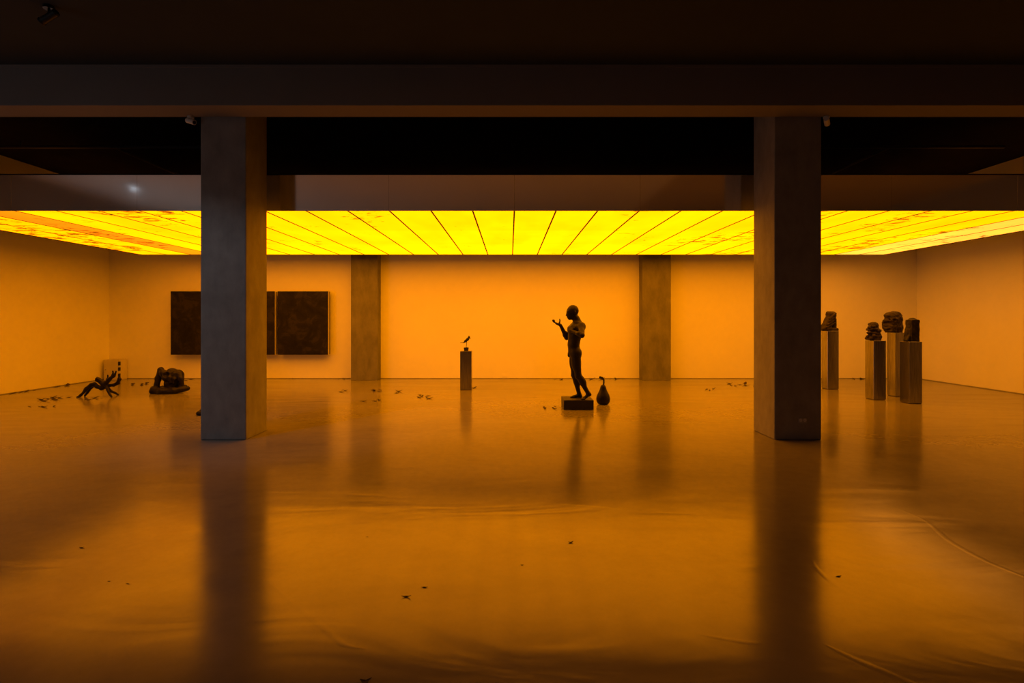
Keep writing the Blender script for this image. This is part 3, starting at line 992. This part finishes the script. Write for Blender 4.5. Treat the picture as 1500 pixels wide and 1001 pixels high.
# left arm bent like an arch, elbow high
s.chain([T_(660, 430, -0.10), T_(560, 310, -0.06), T_(450, 225, 0)], [0.075, 0.070, 0.062], 0.03)
s.chain([T_(450, 225, 0), T_(385, 450, -0.02), T_(370, 680, -0.05)], [0.060, 0.060, 0.055], 0.03)
# right arm
s.chain([T_(950, 320, -0.02), T_(1030, 450, -0.06), T_(1050, 660, -0.04)], [0.075, 0.055, 0.050], 0.03)
# folds at the front
s.chain([T_(700, 300, -0.09), T_(780, 420, -0.13), T_(800, 540, -0.12)], [0.026, 0.026, 0.024], 0.05)
s.chain([T_(890, 330, -0.10), T_(900, 450, -0.13), T_(880, 560, -0.12)], [0.026, 0.024, 0.020], 0.05)
s.ell(T_(690, 335, -0.13), (0.055, 0.05, 0.055), k=0.03, sub=True)
s.rough(0.006, 30, 33)
s.rbox((0, 0, -0.1), (0.9, 0.9, 0.1), 0.001, k=0.002, sub=True)
tag(sdf_obj('torso_sculpture', s, M['bronze'], (-7.31, 11.75, 0.0)), 'bent headless dark torso with an arched arm on a low slab, near the left column', 'sculpture')

# lump peeping out behind the left column
s = SDF((-0.16, -0.12, -0.02), (0.22, 0.12, 0.16), 0.005)
s.ell((0.06, 0, 0.04), (0.13, 0.08, 0.05), k=0.02)
s.cone((-0.05, 0, 0.025), (0.0, 0, 0.085), 0.030, 0.022, 0.02)
s.ell((-0.045, -0.01, 0.03), (0.045, 0.04, 0.032), k=0.02)
s.rough(0.005, 45, 40)
s.rbox((0, 0, -0.1), (0.5, 0.5, 0.1), 0.001, k=0.002, sub=True)
tag(sdf_obj('stone_fragment', s, M['bronze'], (-5.105, 9.05, 0.0)), 'small dark lump on the floor peeping out at the left column\'s left edge', 'fragment')

# ------------------------------------------------------------------ dry scraps strewn on the floor
def scrap_mesh(seed):
    rs = random.Random(seed)
    bm = bmesh.new()
    n = 9
    L, wd = 0.13, rs.uniform(0.018, 0.035)
    curl = rs.uniform(0.012, 0.03)
    bend = rs.uniform(-0.03, 0.03)
    top = []
    for i in range(n):
        t = i / (n - 1)
        w = wd * math.sin(math.pi * (0.06 + 0.88 * t)) * rs.uniform(0.75, 1.1)
        x = (t - 0.5) * L
        yc = bend * math.sin(math.pi * t)
        zc = curl * (abs(t - 0.45) * 2) ** 1.7
        top.append([bm.verts.new((x, yc + s_ * w, zc + abs(s_) * w * 0.35)) for s_ in (-1, -0.5, 0, 0.5, 1)])
    for a, b in zip(top, top[1:]):
        for i in range(4):
            bm.faces.new((a[i], b[i], b[i+1], a[i+1]))
    g = bmesh.ops.solidify(bm, geom=list(bm.faces), thickness=0.003)
    zmin = min(v.co.z for v in bm.verts)
    for v in bm.verts:
        v.co.z -= zmin
    me = bpy.data.meshes.new('dry_scrap')
    bmesh.ops.recalc_face_normals(bm, faces=bm.faces)
    bm.to_mesh(me)
    bm.free()
    for p in me.polygons:
        p.use_smooth = True
    me.materials.append(M['leaf'])
    return me
SCRAPS = [scrap_mesh(k) for k in range(6)]

LAID = []
def scraps(x0, x1, y0, y1, n, label, group, smin=0.7, smax=1.5):
    made = []
    for k in range(n):
        f = random.uniform(smin, smax)
        for _ in range(400):
            x, y = random.uniform(x0, x1), random.uniform(y0, y1)
            if all(math.hypot(x - a, y - b) > 0.075 * (f + g) for a, b, g in LAID):
                break
            if _ % 40 == 39:
                f = max(0.45, f * 0.85)
        LAID.append((x, y, f))
        o = bpy.data.objects.new('dry_leaf', random.choice(SCRAPS))
        C.objects.link(o)
        o.location = (x, y, 0.0)
        o.rotation_euler = (0, 0, random.gauss(0, 0.9) if x > XL + 0.2 else math.pi / 2 + random.gauss(0, 0.15))
        o.scale = (f, f, f * random.uniform(0.7, 1.3))
        made.append(o)
    made.sort(key=lambda o: o.location.x / o.location.y)      # left to right as seen from the camera
    words = ('leftmost', 'second from left', 'third from left', 'fourth from left', 'fifth from left', 'sixth from left', 'seventh from left', 'eighth from left')
    for k, o in enumerate(made):
        w = '' if n == 1 else (words[k] if k < n - 1 else 'rightmost') + ' '
        tag(o, w + label, 'leaf', group)
scraps(-10.62, -10.58, 11.6, 12.2, 5, 'dark dry leaf at the left wall foot near the frame edge', 'dry leaves along the left wall')
scraps(-10.62, -10.58, 12.7, 13.1, 3, 'dark dry leaf at the left wall foot farther from the frame edge', 'dry leaves along the left wall')
scraps(-9.3, -8.92, 10.6, 11.1, 9, 'dark dry leaf scattered left of the spindly creature', 'dry leaves left of the creature', 0.8, 1.7)
scraps(-8.75, -8.2, 9.85, 9.98, 4, 'dark dry leaf on the floor in front of the spindly creature', 'dry leaves in front of the creature', 0.5, 1.0)
scraps(-8.42, -8.2, 10.70, 11.02, 6, 'dark dry leaf under the spindly creature', 'dry leaves under the creature', 0.7, 1.4)
scraps(-9.2, -8.9, 13.2, 13.5, 3, 'dry leaf on the floor between creature and torso', 'dry leaves between the two left sculptures')
scraps(-8.7, -8.35, 14.1, 14.45, 6, 'dry leaf by the far wall, right of the headless torso', 'dry leaves by the far wall behind the torso')
scraps(-6.1, -5.75, 14.47, 14.52, 4, 'dry leaf at the wall foot below the mottled painting', 'dry leaves below the mottled painting', 0.6, 1.0)
scraps(-4.55, -4.25, 14.42, 14.52, 4, 'dry leaf at the wall foot beside the left pilaster', 'dry leaves beside the left pilaster', 0.6, 1.0)
scraps(-3.75, -3.6, 11.9, 12.2, 3, 'dark dry leaf on the floor below the left pilaster', 'dry leaves below the left pilaster')
scraps(-3.1, -2.85, 11.9, 12.2, 4, 'dark dry leaf on the floor a little right of the left pilaster', 'dry leaves right of the left pilaster')
scraps(-2.5, -2.35, 11.6, 12.1, 3, 'dark dry leaf on the floor midway between pilaster and bird pedestal', 'dry leaves midway to the bird pedestal')
scraps(-1.95, -1.6, 10.9, 11.4, 6, 'dark dry leaf on the floor left of the bird pedestal', 'dry leaves left of the bird pedestal', 0.6, 1.2)
scraps(-2.9, -2.5, 10.5, 10.7, 3, 'dry leaf on the open floor nearest the left column', 'dry leaves on the open floor', 0.7, 1.2)
scraps(-0.83, -0.80, 12.55, 12.65, 1, 'single dark dry leaf at the foot of the bird pedestal', 'dry leaf at the bird pedestal', 1.0, 1.01)
scraps(1.15, 1.35, 14.3, 14.5, 3, 'dry leaf by the far wall behind the bronze figure', 'dry leaves behind the figure')
scraps(2.1, 2.5, 14.35, 14.5, 6, 'dry leaf by the far wall behind the pear', 'dry leaves behind the pear')
scraps(2.65, 3.1, 14.42, 14.52, 4, 'dry leaf at the far wall just left of the right pilaster', 'dry leaves left of the right pilaster', 0.6, 1.0)
scraps(0.55, 0.82, 9.65, 9.95, 5, 'dry leaf on the floor left of the black plinth', 'dry leaves left of the plinth', 0.6, 1.1)
scraps(4.35, 4.7, 12.1, 12.5, 3, 'dry leaf on the floor right of the right pilaster', 'dry leaves right of the right pilaster', 0.6, 1.0)
scraps(5.3, 5.9, 12.9, 13.4, 7, 'dry leaf on the floor just left of the right column', 'dry leaves left of the right column')
scraps(9.1, 9.35, 14.4, 14.5, 5, 'dry leaf at the far wall between the metal pedestals', 'dry leaves between the pedestals')
for (px, py, sc, lab) in ((160, 852, 0.16, 'tiny dark crumb on the near floor left of the left column reflection'),
                      (187, 856, 0.2, 'second tiny dark crumb on the near floor left of the left column reflection'),
                      (120, 803, 0.25, 'small dark crumb on the near floor, farthest left'),
                      (622, 861, 0.3, 'dark crumb on the near floor right of the left column reflection'),
                      (595, 876, 0.45, 'longer dark crumb on the near floor right of the left column reflection'),
                      (538, 787, 0.16, 'speck on the near floor in line with the left pilaster'),
                      (836, 795, 0.3, 'dark crumb on the floor below the figure\'s reflection'),
                      (1228, 845, 0.32, 'dark crumb on the near floor right of the right column reflection'),
                      (765, 828, 0.18, 'speck on the near floor in the middle'),
                      (536, 998, 0.4, 'pale crumb at the very bottom edge of the floor')):
    d = EYE * F / (py - 467.0)
    o = bpy.data.objects.new('floor_crumb', SCRAPS[int(px) % 6])
    C.objects.link(o)
    o.location = ((px - 747.0) / F * d, d, 0.0)
    o.rotation_euler = (0, 0, (px * 0.37) % 1.0 - 0.2)
    o.scale = (sc, sc, sc)
    tag(o, lab, 'crumb')
